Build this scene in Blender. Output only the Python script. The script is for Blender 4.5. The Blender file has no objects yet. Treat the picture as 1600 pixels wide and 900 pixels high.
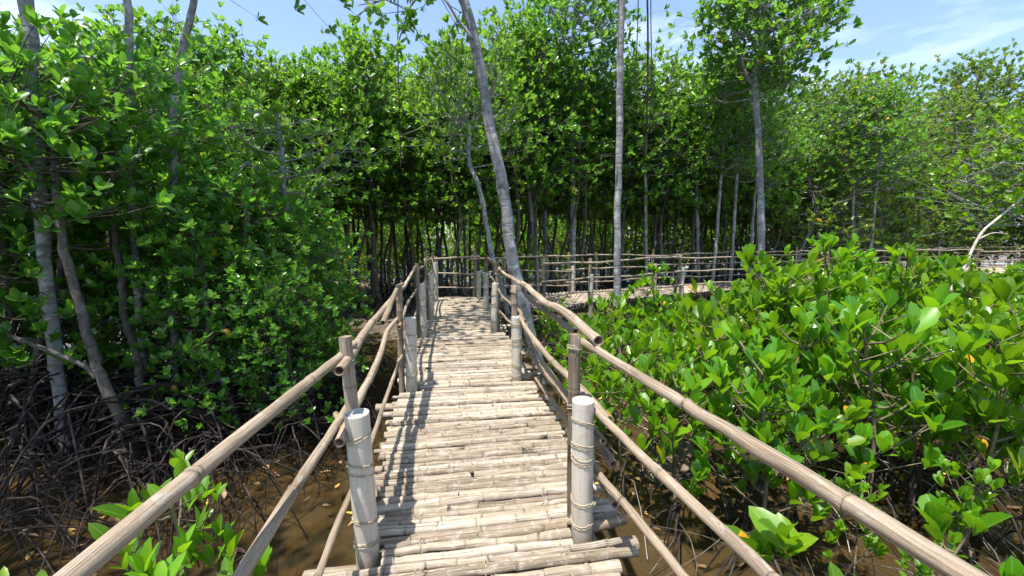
import bpy, math, random
import numpy as np
from mathutils import Vector
R = math.radians

# ------------------------------------------------------------------ camera, sky, sun, exposure
F, HOR, EYE = 640.0, 370.0, 1.5            # focal length in px of a 1600 px wide frame, horizon row, eye height
PITCH = math.atan((450 - HOR) / F)
sc = bpy.context.scene
C = sc.collection
cam = bpy.data.cameras.new('camera'); camo = bpy.data.objects.new('camera', cam); C.objects.link(camo)
cam.sensor_width = 36; cam.lens = 36 * F / 1600; cam.clip_start = 0.03; cam.clip_end = 3000
camo.location = (0, 0, EYE); camo.rotation_euler = (math.pi / 2 - PITCH, 0, 0)
sc.camera = camo
SUN_EL, SUN_AZ = R(72), R(-134)            # azimuth clockwise from +Y; negative = to the left of view
sd = Vector((math.cos(SUN_EL) * math.sin(SUN_AZ), math.cos(SUN_EL) * math.cos(SUN_AZ), math.sin(SUN_EL)))
sl = bpy.data.lights.new('sun', 'SUN'); sl.energy = 5.0; sl.angle = R(0.5); sl.color = (1, .955, .88)
so = bpy.data.objects.new('sun', sl); C.objects.link(so); so.rotation_euler = sd.to_track_quat('Z', 'Y').to_euler()
w = bpy.data.worlds.new('World'); sc.world = w; w.use_nodes = True
nt = w.node_tree; nt.nodes.clear()
def wn(t): return nt.nodes.new(t)
out = wn('ShaderNodeOutputWorld'); bg = wn('ShaderNodeBackground'); sky = wn('ShaderNodeTexSky')
sky.sky_type = 'NISHITA'; sky.sun_disc = False; sky.sun_elevation = SUN_EL; sky.sun_rotation = SUN_AZ
sky.air_density = 1.0; sky.dust_density = .6; sky.ozone_density = 4.0
bg.inputs[1].default_value = .15
geo = wn('ShaderNodeTexCoord'); mp = wn('ShaderNodeMapping'); mp.inputs['Scale'].default_value = (1.1, 1.1, 4.0)
no = wn('ShaderNodeTexNoise'); no.inputs['Scale'].default_value = 2.3; no.inputs['Detail'].default_value = 8; no.inputs['Roughness'].default_value = .58
no.inputs['Distortion'].default_value = .4
rp = wn('ShaderNodeMapRange'); rp.inputs[1].default_value = .49; rp.inputs[2].default_value = .80; rp.inputs[3].default_value = 0.06; rp.inputs[4].default_value = .85
mx = wn('ShaderNodeMix'); mx.data_type = 'RGBA'; mx.inputs['B'].default_value = (6.3, 6.7, 7.5, 1)
nt.links.new(geo.outputs['Generated'], mp.inputs[0]); nt.links.new(mp.outputs[0], no.inputs[0]); nt.links.new(no.outputs[0], rp.inputs[0])
nt.links.new(rp.outputs[0], mx.inputs['Factor']); nt.links.new(sky.outputs[0], mx.inputs['A']); nt.links.new(mx.outputs['Result'], bg.inputs[0])
nt.links.new(bg.outputs[0], out.inputs[0])
sc.view_settings.view_transform = 'Standard'; sc.view_settings.look = 'None'; sc.view_settings.gamma = 1
sc.view_settings.use_curve_mapping = False; sc.view_settings.exposure = 0.95
cy = sc.cycles if hasattr(sc, 'cycles') else None
if cy:
    cy.max_bounces = 6; cy.diffuse_bounces = 3; cy.glossy_bounces = 2; cy.transmission_bounces = 4
    cy.transparent_max_bounces = 8; cy.use_denoising = True
    cy.caustics_reflective = False; cy.caustics_refractive = False

# ------------------------------------------------------------------ helpers
rng = np.random.default_rng(7)
random.seed(7)
MUD = -0.8
cp, sp = math.cos(PITCH), math.sin(PITCH)
def ray(px, py):
    r, u = (px - 800) / F, (450 - py) / F
    return np.array([r, cp + u * sp, -sp + u * cp])
def at(px, py, z=0.0):                     # the point of the plane z seen at a pixel
    d = ray(px, py); t = (z - EYE) / d[2]
    return np.array([0, 0, EYE]) + d * t
def dep(px, py, y):                        # the point y metres ahead seen at a pixel
    d = ray(px, py); t = y / d[1]
    return np.array([0, 0, EYE]) + d * t
_v = ray(700, HOR); TH = math.atan2(_v[0], _v[1])
WU = np.array([math.sin(TH), math.cos(TH), 0]); WR = np.array([math.cos(TH), -math.sin(TH), 0])
def wk(s, x, z=0.0): return WU * s + WR * x + np.array([0, 0, z])      # boardwalk coordinates
def towk(p): return float(np.dot(p, WU)), float(np.dot(p, WR))
def unit(a):
    a = np.asarray(a, float); n = np.linalg.norm(a, axis=-1, keepdims=True); n[n < 1e-9] = 1
    return a / n

class MB:                                   # collects tubes and leaves, builds one mesh
    def __init__(s): s.v = []; s.t = []; s.q = []; s.co = []; s.d = []; s.n = 0; s.mi_t = []; s.mi_q = []
    def add(s, V, T=None, Q=None, co=None, d=None, mi=0):
        V = np.asarray(V, float); n = len(V)
        s.v.append(V); s.co.append(V if co is None else co)
        s.d.append(np.tile([.5, 0, 0, 1.], (n, 1)) if d is None else d)
        if T is not None and len(T): s.t.append(np.asarray(T, int) + s.n); s.mi_t.append(np.full(len(T), mi))
        if Q is not None and len(Q): s.q.append(np.asarray(Q, int) + s.n); s.mi_q.append(np.full(len(Q), mi))
        s.n += n
    def mesh(s, name, mats, smooth=True):
        V = np.concatenate(s.v); co = np.concatenate(s.co); d = np.concatenate(s.d)
        T = np.concatenate(s.t) if s.t else np.zeros((0, 3), int); Q = np.concatenate(s.q) if s.q else np.zeros((0, 4), int)
        me = bpy.data.meshes.new(name)
        nl = T.size + Q.size; npo = len(T) + len(Q)
        me.vertices.add(len(V)); me.vertices.foreach_set('co', V.astype(np.float32).ravel())
        me.loops.add(nl); me.loops.foreach_set('vertex_index', np.concatenate([T.ravel(), Q.ravel()]).astype(np.int32))
        me.polygons.add(npo)
        st = np.concatenate([np.arange(len(T)) * 3, T.size + np.arange(len(Q)) * 4]).astype(np.int32)
        me.polygons.foreach_set('loop_start', st)
        try: me.polygons.foreach_set('loop_total', np.concatenate([np.full(len(T), 3), np.full(len(Q), 4)]).astype(np.int32))
        except Exception: pass
        mi = np.concatenate(s.mi_t + s.mi_q) if (s.mi_t or s.mi_q) else np.zeros(0)
        me.polygons.foreach_set('material_index', mi.astype(np.int32))
        me.polygons.foreach_set('use_smooth', np.full(npo, smooth))
        a = me.attributes.new('tc', 'FLOAT_VECTOR', 'POINT'); a.data.foreach_set('vector', co.astype(np.float32).ravel())
        a = me.attributes.new('dat', 'FLOAT_COLOR', 'POINT'); a.data.foreach_set('color', d.astype(np.float32).ravel())
        for m in (mats if isinstance(mats, (list, tuple)) else [mats]): me.materials.append(m)
        me.update(calc_edges=True); me.validate()
        return me
    def obj(s, name, mats, parent=None, smooth=True):
        o = bpy.data.objects.new(name, s.mesh(name, mats, smooth)); C.objects.link(o)
        if parent is not None: o.parent = parent
        return o

def tube(mb, path, rad, sides=8, tone=None, node=None, hollow=0, mi=0, squash=None, lump=0):
    """swept round tube through path; hollow>0 gives open bamboo ends with a visible wall"""
    P = np.asarray(path, float); n = len(P); rad = np.broadcast_to(np.asarray(rad, float), (n,)).copy()
    T = unit(np.gradient(P, axis=0))
    ref = np.array([0, 0, 1.]) if abs(T[0][2]) < .9 else np.array([1., 0, 0])
    A = np.zeros((n, 3)); a = unit(np.cross(ref, T[0]))
    for i in range(n):
        a = unit(a - T[i] * np.dot(a, T[i])); A[i] = a
    B = np.cross(T, A)
    s = np.concatenate([[0], np.cumsum(np.linalg.norm(np.diff(P, axis=0), axis=1))])
    th = np.arange(sides) / sides * 2 * np.pi
    cs, sn = np.cos(th), np.sin(th)
    rr = rad[:, None] * np.ones(sides)[None]
    if lump: rr = rr * (1 + lump * rng.standard_normal((n, sides)))
    ring = P[:, None] + rr[..., None] * (cs[None, :, None] * A[:, None] + sn[None, :, None] * B[:, None])
    off = rng.random(3) * 20
    tone = rng.random() if tone is None else tone
    nd = np.zeros(n) if node is None else np.asarray(node, float)
    co = np.stack([np.broadcast_to(cs * .05, (n, sides)), np.broadcast_to(sn * .05, (n, sides)), np.broadcast_to(s[:, None], (n, sides))], -1) + off
    d = np.stack([np.full((n, sides), tone), np.broadcast_to(nd[:, None], (n, sides)), np.zeros((n, sides)), np.ones((n, sides))], -1)
    V = ring.reshape(-1, 3); i = np.arange(n - 1)[:, None] * sides; j = np.arange(sides)[None]; k = (j + 1) % sides
    Q = np.stack([i + j, i + k, i + sides + k, i + sides + j], -1).reshape(-1, 4)
    mb.add(V, None, Q, co.reshape(-1, 3), d.reshape(-1, 4), mi)
    for e, sg in ((0, -1), (n - 1, 1)):
        c, t = P[e], T[e] * sg
        rg = ring[e]
        if hollow and rad[e] > .012:
            inn = c + (rg - c) * (1 - hollow); dp = inn - t * rad[e] * 2.2; cc = (c - t * rad[e] * 2.2)[None]
            V = np.concatenate([rg, inn, dp, cc]); m = len(V)
            Q = []; Tt = []
            for a_ in range(sides):
                b_ = (a_ + 1) % sides
                Q += [[a_, b_, sides + b_, sides + a_], [sides + a_, sides + b_, 2 * sides + b_, 2 * sides + a_]]
                Tt.append([2 * sides + a_, 2 * sides + b_, 3 * sides])
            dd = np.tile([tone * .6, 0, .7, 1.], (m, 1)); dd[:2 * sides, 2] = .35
            mb.add(V, Tt, Q, V * .4 + off, dd, mi)
        else:
            V = np.concatenate([rg, c[None]]); m = len(V)
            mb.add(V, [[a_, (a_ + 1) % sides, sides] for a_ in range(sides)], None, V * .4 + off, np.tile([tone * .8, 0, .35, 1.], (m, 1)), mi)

def smoothpath(pts, n):                     # Catmull-Rom through points
    P = np.asarray(pts, float)
    if len(P) == 2: return P[0] + (P[1] - P[0]) * np.linspace(0, 1, n)[:, None]
    Pe = np.concatenate([[2 * P[0] - P[1]], P, [2 * P[-1] - P[-2]]])
    u = np.linspace(0, len(P) - 1 - 1e-6, n); i = u.astype(int); f = (u - i)[:, None]
    a, b, c, d = Pe[i], Pe[i + 1], Pe[i + 2], Pe[i + 3]
    return .5 * (2 * b + (c - a) * f + (2 * a - 5 * b + 4 * c - d) * f ** 2 + (3 * b - a - 3 * c + d) * f ** 3)

RS = 1.0
def bamboo(mb, pts, r, gap=.28, sides=10, hollow=.22, wob=.0, tone=None, taper=.12, knot=.10, rough=0., lump=.012):
    """bamboo culm: path with swollen rings at irregular nodes"""
    base = smoothpath(pts, 40); seg = np.linalg.norm(np.diff(base, axis=0), axis=1); S = np.concatenate([[0], np.cumsum(seg)]); Ltot = S[-1]
    xs = [0, Ltot]; nd = {}
    p = random.uniform(.04, gap)
    while p < Ltot - .03:
        for o, b, kk in ((-.022, 0, 0), (-.006, .9, .15), (-.001, .35, .9), (.004, .8, .25), (.016, .05, 0)):
            if 0 < p + o < Ltot: xs.append(p + o); nd[round(p + o, 6)] = (b, kk)
        p += gap * random.uniform(.75, 1.25)
    for q in np.arange(.12, Ltot, .12): xs.append(q)
    xs = np.array(sorted(set(round(x, 6) for x in xs)))
    P = np.stack([np.interp(xs, S, base[:, k]) for k in range(3)], 1)
    if wob:
        ph = rng.random(4) * 6; k1 = random.uniform(1.5, 3.2)
        P[:, 2] += wob * (np.sin(xs * k1 + ph[0]) + .5 * np.sin(xs * k1 * 2.3 + ph[1])); P[:, 0] += wob * np.sin(xs * k1 * .8 + ph[2]); P[:, 1] += .5 * wob * np.sin(xs * k1 * 1.3 + ph[3])
    if rough: P = P + rng.standard_normal(P.shape) * rough
    r = r * RS
    bump = np.array([nd.get(x, (0, 0))[0] for x in xs]); kk = np.array([nd.get(x, (0, 0))[1] for x in xs])
    rad = r * (1 - taper * xs / max(Ltot, 1e-3)) * (1 + knot * bump) * (1 + lump * 2 * rng.standard_normal(len(xs)))
    tube(mb, P, rad, sides, tone, kk, hollow, lump=lump)

def wrap(mb, c, axis, r, turns=3, pitch=.007, tr=.003, tilt=.25):     # rope wound round a pole
    axis = unit(axis); a = unit(np.cross(axis, [0.31, .95, .1])); b = np.cross(axis, a)
    n = int(turns * 14); t = np.linspace(0, turns * 2 * np.pi, n); ph = random.random() * 6
    P = c + (r + tr) * (np.cos(t)[:, None] * a + np.sin(t)[:, None] * b) + axis * ((t / (2 * np.pi) - turns / 2) * pitch + r * tilt * np.sin(t + ph) + .003 * np.sin(t * .37 + ph))[:, None]
    tube(mb, P, tr, 5)

def leaves(mb, P, D, N, L, W, tone, K=2, fold=.18, curl=.15, mi=0):
    D = unit(D); S = unit(np.cross(D, N)); N = np.cross(S, D)
    if K == 2: ts, ws = [.34, .80], [.40, .42]
    elif K == 3: ts, ws = [.22, .58, .89], [.28, .5, .31]
    else: ts, ws = [.12, .34, .6, .85], [.2, .44, .5, .31]
    n = len(P); L = L[:, None]; W = W[:, None]
    cu = curl * (rng.random((n, 1)) * 2.2 - .5)
    def pt(t, ww): return P + D * L * t - N * (cu * L * t * t) + S * W * ww + N * W * fold * abs(ww) * 2
    vs = [pt(0, 0)]
    for t, ww in zip(ts, ws): vs += [pt(t, ww), pt(t, 0), pt(t, -ww)]
    vs.append(pt(1, 0))
    m = len(vs); V = np.stack(vs, 1).reshape(-1, 3)
    f = [[0, 2, 1], [0, 3, 2]]
    for k in range(K - 1):
        o = 1 + 3 * k
        f += [[o, o + 1, o + 4], [o, o + 4, o + 3], [o + 1, o + 2, o + 5], [o + 1, o + 5, o + 4]]
    o = 1 + 3 * (K - 1); f += [[o, o + 1, m - 1], [o + 1, o + 2, m - 1]]
    T = (np.arange(n)[:, None, None] * m + np.array(f)[None]).reshape(-1, 3)
    mid = np.zeros(m); mid[[0] + [2 + 3 * k for k in range(K)] + [m - 1]] = 1
    d = np.stack([np.repeat(tone, m), np.tile(mid, n), np.repeat(rng.random(n), m), np.ones(n * m)], -1)
    mb.add(V, T, None, V, d, mi)

def rosettes(mb, P, A, L, K=2, n=(5, 9), spread=(.20, .92), ratio=.48, yellow=.006, tone0=None):
    """whorls of leathery leaves round each twig tip P with axis A"""
    P = np.asarray(P, float); A = unit(np.asarray(A, float)); m = len(P)
    cnt = rng.integers(n[0], n[1] + 1, m); idx = np.repeat(np.arange(m), cnt); k = np.concatenate([np.arange(c) for c in cnt])
    a = unit(np.cross(A, np.array([.3, .2, 1.]) + rng.standard_normal((m, 3)) * .2)); b = np.cross(A, a)
    az = k * 2.4 + np.repeat(rng.random(m) * 6.3, cnt) + rng.standard_normal(len(k)) * .25
    lay = k / cnt[idx]
    el = spread[0] + (spread[1] - spread[0]) * (1 - lay) + rng.standard_normal(len(k)) * .15       # angle away from the axis
    rad = np.cos(az)[:, None] * a[idx] + np.sin(az)[:, None] * b[idx]
    D = A[idx] * np.cos(el)[:, None] + rad * np.sin(el)[:, None]
    N = A[idx] * np.sin(el)[:, None] - rad * np.cos(el)[:, None] + rng.standard_normal((len(k), 3)) * .22
    ll = L * rng.uniform(.50, 1.22, len(k)) * (1 - .25 * lay)
    base = P[idx] - A[idx] * (L * .35 * (1 - lay))[:, None]
    tn = np.clip((np.repeat(rng.random(m) * .5, cnt) + rng.random(len(k)) * .35 + .12 * lay), 0, .93) if tone0 is None else np.full(len(k), tone0)
    tn = np.where(rng.random(len(k)) < yellow, .99, tn)
    leaves(mb, base, D, N, ll, ll * ratio * rng.uniform(.85, 1.15, len(k)), tn, K)

def tag(o, label=None, cat=None, group=None, kind=None):
    if label: o['label'] = label
    if cat: o['category'] = cat
    if group: o['group'] = group
    if kind: o['kind'] = kind
    return o
def thing(name, loc, label, cat, group=None, rz=0, scale=1.0):
    o = bpy.data.objects.new(name, None); o.empty_display_size = .1; C.objects.link(o); o.location = loc; o.rotation_euler = (0, 0, rz)
    o.scale = (scale,) * 3 if not isinstance(scale, tuple) else scale
    return tag(o, label, cat, group)
def part(name, me, parent, label=None):
    o = bpy.data.objects.new(name, me); C.objects.link(o); o.parent = parent
    if label: o['label'] = label
    return o

# ------------------------------------------------------------------ materials
class NT:
    def __init__(s, name):
        s.m = bpy.data.materials.new(name); s.m.use_nodes = True; s.t = s.m.node_tree; s.t.nodes.clear()
        s.out = s.t.nodes.new('ShaderNodeOutputMaterial')
    def n(s, t, ins=None, **kw):
        nd = s.t.nodes.new('ShaderNode' + t)
        for k, v in kw.items(): setattr(nd, k, v)
        for k, v in (ins or {}).items():
            if hasattr(v, 'bl_idname') or isinstance(v, bpy.types.NodeSocket): s.t.links.new(v, nd.inputs[k])
            else: nd.inputs[k].default_value = v
        return nd
    def ramp(s, fac, stops, interp='LINEAR'):
        r = s.t.nodes.new('ShaderNodeValToRGB'); r.color_ramp.interpolation = interp
        e = r.color_ramp.elements
        while len(e) < len(stops): e.new(.5)
        for el, (p, c) in zip(e, stops): el.position = p; el.color = (*c, 1) if len(c) == 3 else c
        s.t.links.new(fac, r.inputs[0]); return r.outputs[0]
    def noise(s, vec, scale, detail=4, rough=.55, dist=0):
        return s.n('TexNoise', {'Vector': vec, 'Scale': scale, 'Detail': detail, 'Roughness': rough, 'Distortion': dist}).outputs[0]
    def mix(s, f, a, b, bt='MIX'):
        nd = s.t.nodes.new('ShaderNodeMix'); nd.data_type = 'RGBA'; nd.blend_type = bt
        for k, v in (('Factor', f), ('A', a), ('B', b)):
            if isinstance(v, bpy.types.NodeSocket): s.t.links.new(v, nd.inputs[k])
            else: nd.inputs[k].default_value = v if k == 'Factor' else (*v, 1)
        return nd.outputs['Result']
    def math(s, op, a, b=0.0, c=0.0):
        nd = s.t.nodes.new('ShaderNodeMath'); nd.operation = op
        for i, v in enumerate((a, b, c)):
            if isinstance(v, bpy.types.NodeSocket): s.t.links.new(v, nd.inputs[i])
            else: nd.inputs[i].default_value = v
        return nd.outputs[0]
    def done(s, sh): s.t.links.new(sh, s.out.inputs[0]); return s.m

def bamboo_mat(name, c_dark, c_mid, c_light, rough=.62):
    t = NT(name); tc = t.n('Attribute', attribute_name='tc').outputs['Vector']; da = t.n('Attribute', attribute_name='dat')
    sep = t.n('SeparateColor', {0: da.outputs['Color']})
    tone, node, ins = sep.outputs[0], sep.outputs[1], sep.outputs[2]
    st = t.n('Mapping', {'Vector': tc, 'Scale': (26, 26, 1.6)}).outputs[0]
    fib = t.noise(st, 4.0, 7, .8)
    st2 = t.n('Mapping', {'Vector': tc, 'Scale': (9, 9, 3.0)}).outputs[0]
    blot = t.noise(st2, 1.6, 5, .6)
    f = t.math('ADD', t.math('MULTIPLY', fib, .85), t.math('MULTIPLY', blot, .25))
    f = t.math('ADD', f, t.math('MULTIPLY', t.math('SUBTRACT', tone, .5), .22))
    col = t.ramp(f, [(.36, c_dark), (.53, c_mid), (.70, c_light)])
    stain = t.ramp(t.noise(st2, .7, 3, .5), [(.52, (0, 0, 0)), (.66, (1, 1, 1))])
    col = t.mix(t.math('MULTIPLY', stain, .35), col, (c_dark[0] * .8, c_dark[1] * .78, c_dark[2] * .72))
    lich = t.ramp(t.noise(tc, 14, 3, .6), [(.60, (0, 0, 0)), (.68, (1, 1, 1))])
    col = t.mix(t.math('MULTIPLY', lich, .30), col, (.52, .50, .46))
    col = t.mix(t.math('MULTIPLY', node, .62), col, (c_dark[0] * .45, c_dark[1] * .4, c_dark[2] * .36))
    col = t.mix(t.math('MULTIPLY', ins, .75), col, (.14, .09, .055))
    crack = t.ramp(t.noise(t.n('Mapping', {'Vector': tc, 'Scale': (60, 60, .8)}).outputs[0], 1.3, 2, .5), [(.34, (1, 1, 1)), (.385, (0, 0, 0))])
    col = t.mix(t.math('MULTIPLY', crack, .5), col, (.07, .05, .035))
    h = t.math('SUBTRACT', fib, t.math('MULTIPLY', crack, .8))
    if 'deck' in name:
        gp = t.n('NewGeometry').outputs['Position']
        d1 = t.ramp(t.noise(gp, 1.7, 6, .65), [(.42, (0, 0, 0)), (.64, (1, 1, 1))]); d2 = t.ramp(t.noise(gp, 19, 4, .7), [(.54, (0, 0, 0)), (.66, (1, 1, 1))])
        col = t.mix(t.math('MULTIPLY', d1, .32), col, (.17, .125, .085)); col = t.mix(t.math('MULTIPLY', d2, .45), col, (.50, .46, .41))
    bp = t.n('Bump', {'Height': h, 'Strength': .9, 'Distance': .004})
    b = t.n('BsdfPrincipled', {'Base Color': col, 'Roughness': rough, 'Normal': bp.outputs[0]})
    b.inputs['Specular IOR Level'].default_value = .35
    return t.done(b.outputs[0])
M_RAIL = bamboo_mat('weathered_bamboo', (.10, .070, .045), (.255, .192, .130), (.44, .355, .265))
M_DECK = bamboo_mat('worn_deck_bamboo', (.13, .096, .064), (.315, .255, .182), (.50, .43, .335), .78)
M_POST = bamboo_mat('post_bamboo', (.11, .08, .055), (.22, .17, .12), (.35, .285, .21))

def leaf_mat(name, stops, trans, tr=.45, gloss=.29, hue=.03, val=.25):
    t = NT(name); da = t.n('Attribute', attribute_name='dat'); sep = t.n('SeparateColor', {0: da.outputs['Color']})
    oi = t.n('ObjectInfo')
    col = t.ramp(sep.outputs[0], stops + [(.955, stops[-1][1]), (.985, (.75, .36, .02))])
    hs = t.n('HueSaturation', {'Color': col, 'Hue': t.math('ADD', .5 - hue / 2, t.math('MULTIPLY', oi.outputs['Random'], hue)),
                               'Value': t.math('ADD', 1 - val / 2, t.math('MULTIPLY', oi.outputs['Random'], val))}).outputs[0]
    spot = t.ramp(t.noise(t.n('Attribute', attribute_name='tc').outputs['Vector'], 55, 3, .6), [(.62, (0, 0, 0)), (.72, (1, 1, 1))])
    hs = t.mix(t.math('MULTIPLY', spot, t.math('MULTIPLY', sep.outputs[2], .55)), hs, (.17, .15, .03))
    vein = t.ramp(sep.outputs[1], [(.86, (0, 0, 0)), (.98, (1, 1, 1))])
    hs = t.mix(t.math('MULTIPLY', vein, .35), hs, (.30, .42, .10))
    b = t.n('BsdfPrincipled', {'Base Color': hs, 'Roughness': t.math('ADD', gloss - .08, t.math('MULTIPLY', sep.outputs[2], .22))})
    b.inputs['Specular IOR Level'].default_value = .55
    tc = t.mix(.7, hs, trans)
    tl = t.n('BsdfTranslucent', {'Color': tc})
    ms = t.n('MixShader', {0: tr, 1: b.outputs[0], 2: tl.outputs[0]})
    return t.done(ms.outputs[0])
M_LEAF_FOREST = leaf_mat('forest_leaf', [(0, (.028, .090, .014)), (.45, (.068, .188, .020)), (.9, (.150, .32, .030))], (.32, .62, .035))
M_LEAF_SHADE = leaf_mat('deep_green_leaf', [(0, (.027, .092, .017)), (.5, (.066, .20, .022)), (.9, (.145, .34, .032))], (.28, .62, .04))
M_LEAF_YOUNG = leaf_mat('young_leaf', [(0, (.034, .115, .005)), (.5, (.082, .215, .006)), (.9, (.20, .37, .010))], (.36, .66, .012), tr=.42, gloss=.32)
M_LEAF_WARM = leaf_mat('olive_leaf', [(0, (.030, .085, .012)), (.5, (.066, .155, .016)), (.9, (.135, .26, .022))], (.32, .48, .03))

def bark_mat(name, a, b_, c, scale=1.0):
    t = NT(name); tc = t.n('Attribute', attribute_name='tc').outputs['Vector']
    n1 = t.noise(t.n('Mapping', {'Vector': tc, 'Scale': (14, 14, 9)}).outputs[0], 1.5 * scale, 6, .65)
    n2 = t.noise(t.n('Mapping', {'Vector': tc, 'Scale': (3, 3, 16)}).outputs[0], 1.2, 3, .5)
    n3 = t.noise(tc, .9, 3, .5)
    f = t.math('ADD', t.math('MULTIPLY', n1, .6), t.math('MULTIPLY', n3, .4))
    col = t.ramp(f, [(.33, a), (.5, b_), (.68, c)])
    rings = t.ramp(n2, [(.36, (1, 1, 1)), (.44, (0, 0, 0))])
    col = t.mix(t.math('MULTIPLY', rings, .45), col, (a[0] * .6, a[1] * .6, a[2] * .6))
    li = t.ramp(t.noise(tc, 5.5, 5, .65), [(.56, (0, 0, 0)), (.60, (1, 1, 1))]); dk = t.ramp(t.noise(tc, 2.2, 4, .6), [(.58, (0, 0, 0)), (.68, (1, 1, 1))])
    col = t.mix(t.math('MULTIPLY', li, .45), col, tuple(min(.6, v * 1.5) for v in c)); col = t.mix(t.math('MULTIPLY', dk, .5), col, (a[0] * .6, a[1] * .55, a[2] * .45))
    bp = t.n('Bump', {'Height': t.math('SUBTRACT', n1, rings), 'Strength': .5, 'Distance': .006})
    b = t.n('BsdfPrincipled', {'Base Color': col, 'Roughness': .8, 'Normal': bp.outputs[0]}); b.inputs['Specular IOR Level'].default_value = .2
    return t.done(b.outputs[0])
M_BARK = bark_mat('grey_bark', (.12, .112, .11), (.25, .24, .235), (.42, .41, .40))
M_BARK_DK = bark_mat('dark_bark', (.045, .036, .030), (.10, .085, .070), (.19, .165, .14))
M_ROOT = bark_mat('root_bark', (.012, .009, .008), (.028, .021, .018), (.085, .067, .056))  # bark colour darkened to carry the deep shade of the root tangle
M_STEM = bark_mat('young_stem', (.06, .05, .03), (.14, .11, .07), (.24, .22, .13))
M_DEAD = bark_mat('bleached_wood', (.25, .20, .16), (.45, .39, .33), (.62, .57, .50))

def simple_pvc():
    t = NT('grey_pvc'); tc = t.n('Attribute', attribute_name='tc').outputs['Vector']; g = t.n('NewGeometry')
    st = t.noise(t.n('Mapping', {'Vector': tc, 'Scale': (22, 22, 1.8)}).outputs[0], 1.6, 4, .6)
    n = t.noise(tc, 11, 6, .7)
    col = t.ramp(st, [(.30, (.36, .315, .25)), (.45, (.475, .43, .36)), (.68, (.54, .495, .43))])
    grime = t.ramp(n, [(.54, (0, 0, 0)), (.66, (1, 1, 1))])
    col = t.mix(t.math('MULTIPLY', grime, .38), col, (.27, .215, .15))
    z = t.n('SeparateXYZ', {0: g.outputs['Position']}).outputs[2]
    lo = t.n('MapRange', {0: z, 1: .26, 2: -.05, 3: 0.0, 4: .75}).outputs[0]
    col = t.mix(t.math('MULTIPLY', lo, t.math('ADD', n, .2)), col, (.24, .185, .12))
    b = t.n('BsdfPrincipled', {'Base Color': col, 'Roughness': .42, 'Normal': t.n('Bump', {'Height': n, 'Strength': .15, 'Distance': .002}).outputs[0]})
    return t.done(b.outputs[0])
M_PVC = simple_pvc()
def fill_mat():
    t = NT('cement_fill'); tc = t.n('NewGeometry').outputs['Position']; n = t.noise(tc, 42, 5, .75)
    col = t.ramp(n, [(.4, (.20, .195, .18)), (.52, (.44, .43, .40)), (.62, (.16, .15, .135))])
    return t.done(t.n('BsdfPrincipled', {'Base Color': col, 'Roughness': .9}).outputs[0])
M_FILL = fill_mat()
def rope_mat():
    t = NT('twine'); tc = t.n('Attribute', attribute_name='tc').outputs['Vector']
    col = t.ramp(t.noise(tc, 30, 3, .6), [(.35, (.20, .15, .09)), (.6, (.47, .39, .27))])
    return t.done(t.n('BsdfPrincipled', {'Base Color': col, 'Roughness': .85}).outputs[0])
M_ROPE = rope_mat()
def mud_mat():
    t = NT('mud'); g = t.n('NewGeometry').outputs['Position']
    a = t.noise(g, .55, 6, .6); b = t.noise(g, 7, 6, .7); c = t.noise(g, 45, 3, .6)
    f = t.math('ADD', t.math('MULTIPLY', a, .6), t.math('MULTIPLY', b, .4))
    col = t.ramp(f, [(.36, (.055, .040, .027)), (.5, (.125, .092, .064)), (.64, (.25, .195, .145))])
    lit = t.ramp(t.n('TexVoronoi', {'Vector': g, 'Scale': 14.0}, feature='F1').outputs['Distance'], [(.10, (1, 1, 1)), (.15, (0, 0, 0))])
    col = t.mix(t.math('MULTIPLY', lit, .3), col, (.10, .06, .03))
    bp = t.n('Bump', {'Height': t.math('ADD', b, t.math('MULTIPLY', c, .3)), 'Strength': .5, 'Distance': .03})
    return t.done(t.n('BsdfPrincipled', {'Base Color': col, 'Roughness': .5, 'Normal': bp.outputs[0]}).outputs[0])
M_MUD = mud_mat()
def water_mat():
    t = NT('shallow_water'); g = t.n('NewGeometry').outputs['Position']
    bp = t.n('Bump', {'Height': t.noise(g, 9, 3, .5, .6), 'Strength': .12, 'Distance': .02})
    fr = t.n('Fresnel', {'IOR': 1.33, 'Normal': bp.outputs[0]})
    tr = t.n('BsdfTransparent', {'Color': (.72, .62, .42, 1)})
    df = t.n('BsdfDiffuse', {'Color': (.075, .062, .036, 1)})
    body = t.n('MixShader', {0: .22, 1: tr.outputs[0], 2: df.outputs[0]})
    gl = t.n('BsdfGlossy', {'Roughness': .04, 'Normal': bp.outputs[0]})
    return t.done(t.n('MixShader', {0: fr.outputs[0], 1: body.outputs[0], 2: gl.outputs[0]}).outputs[0])
M_WATER = water_mat()

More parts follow.
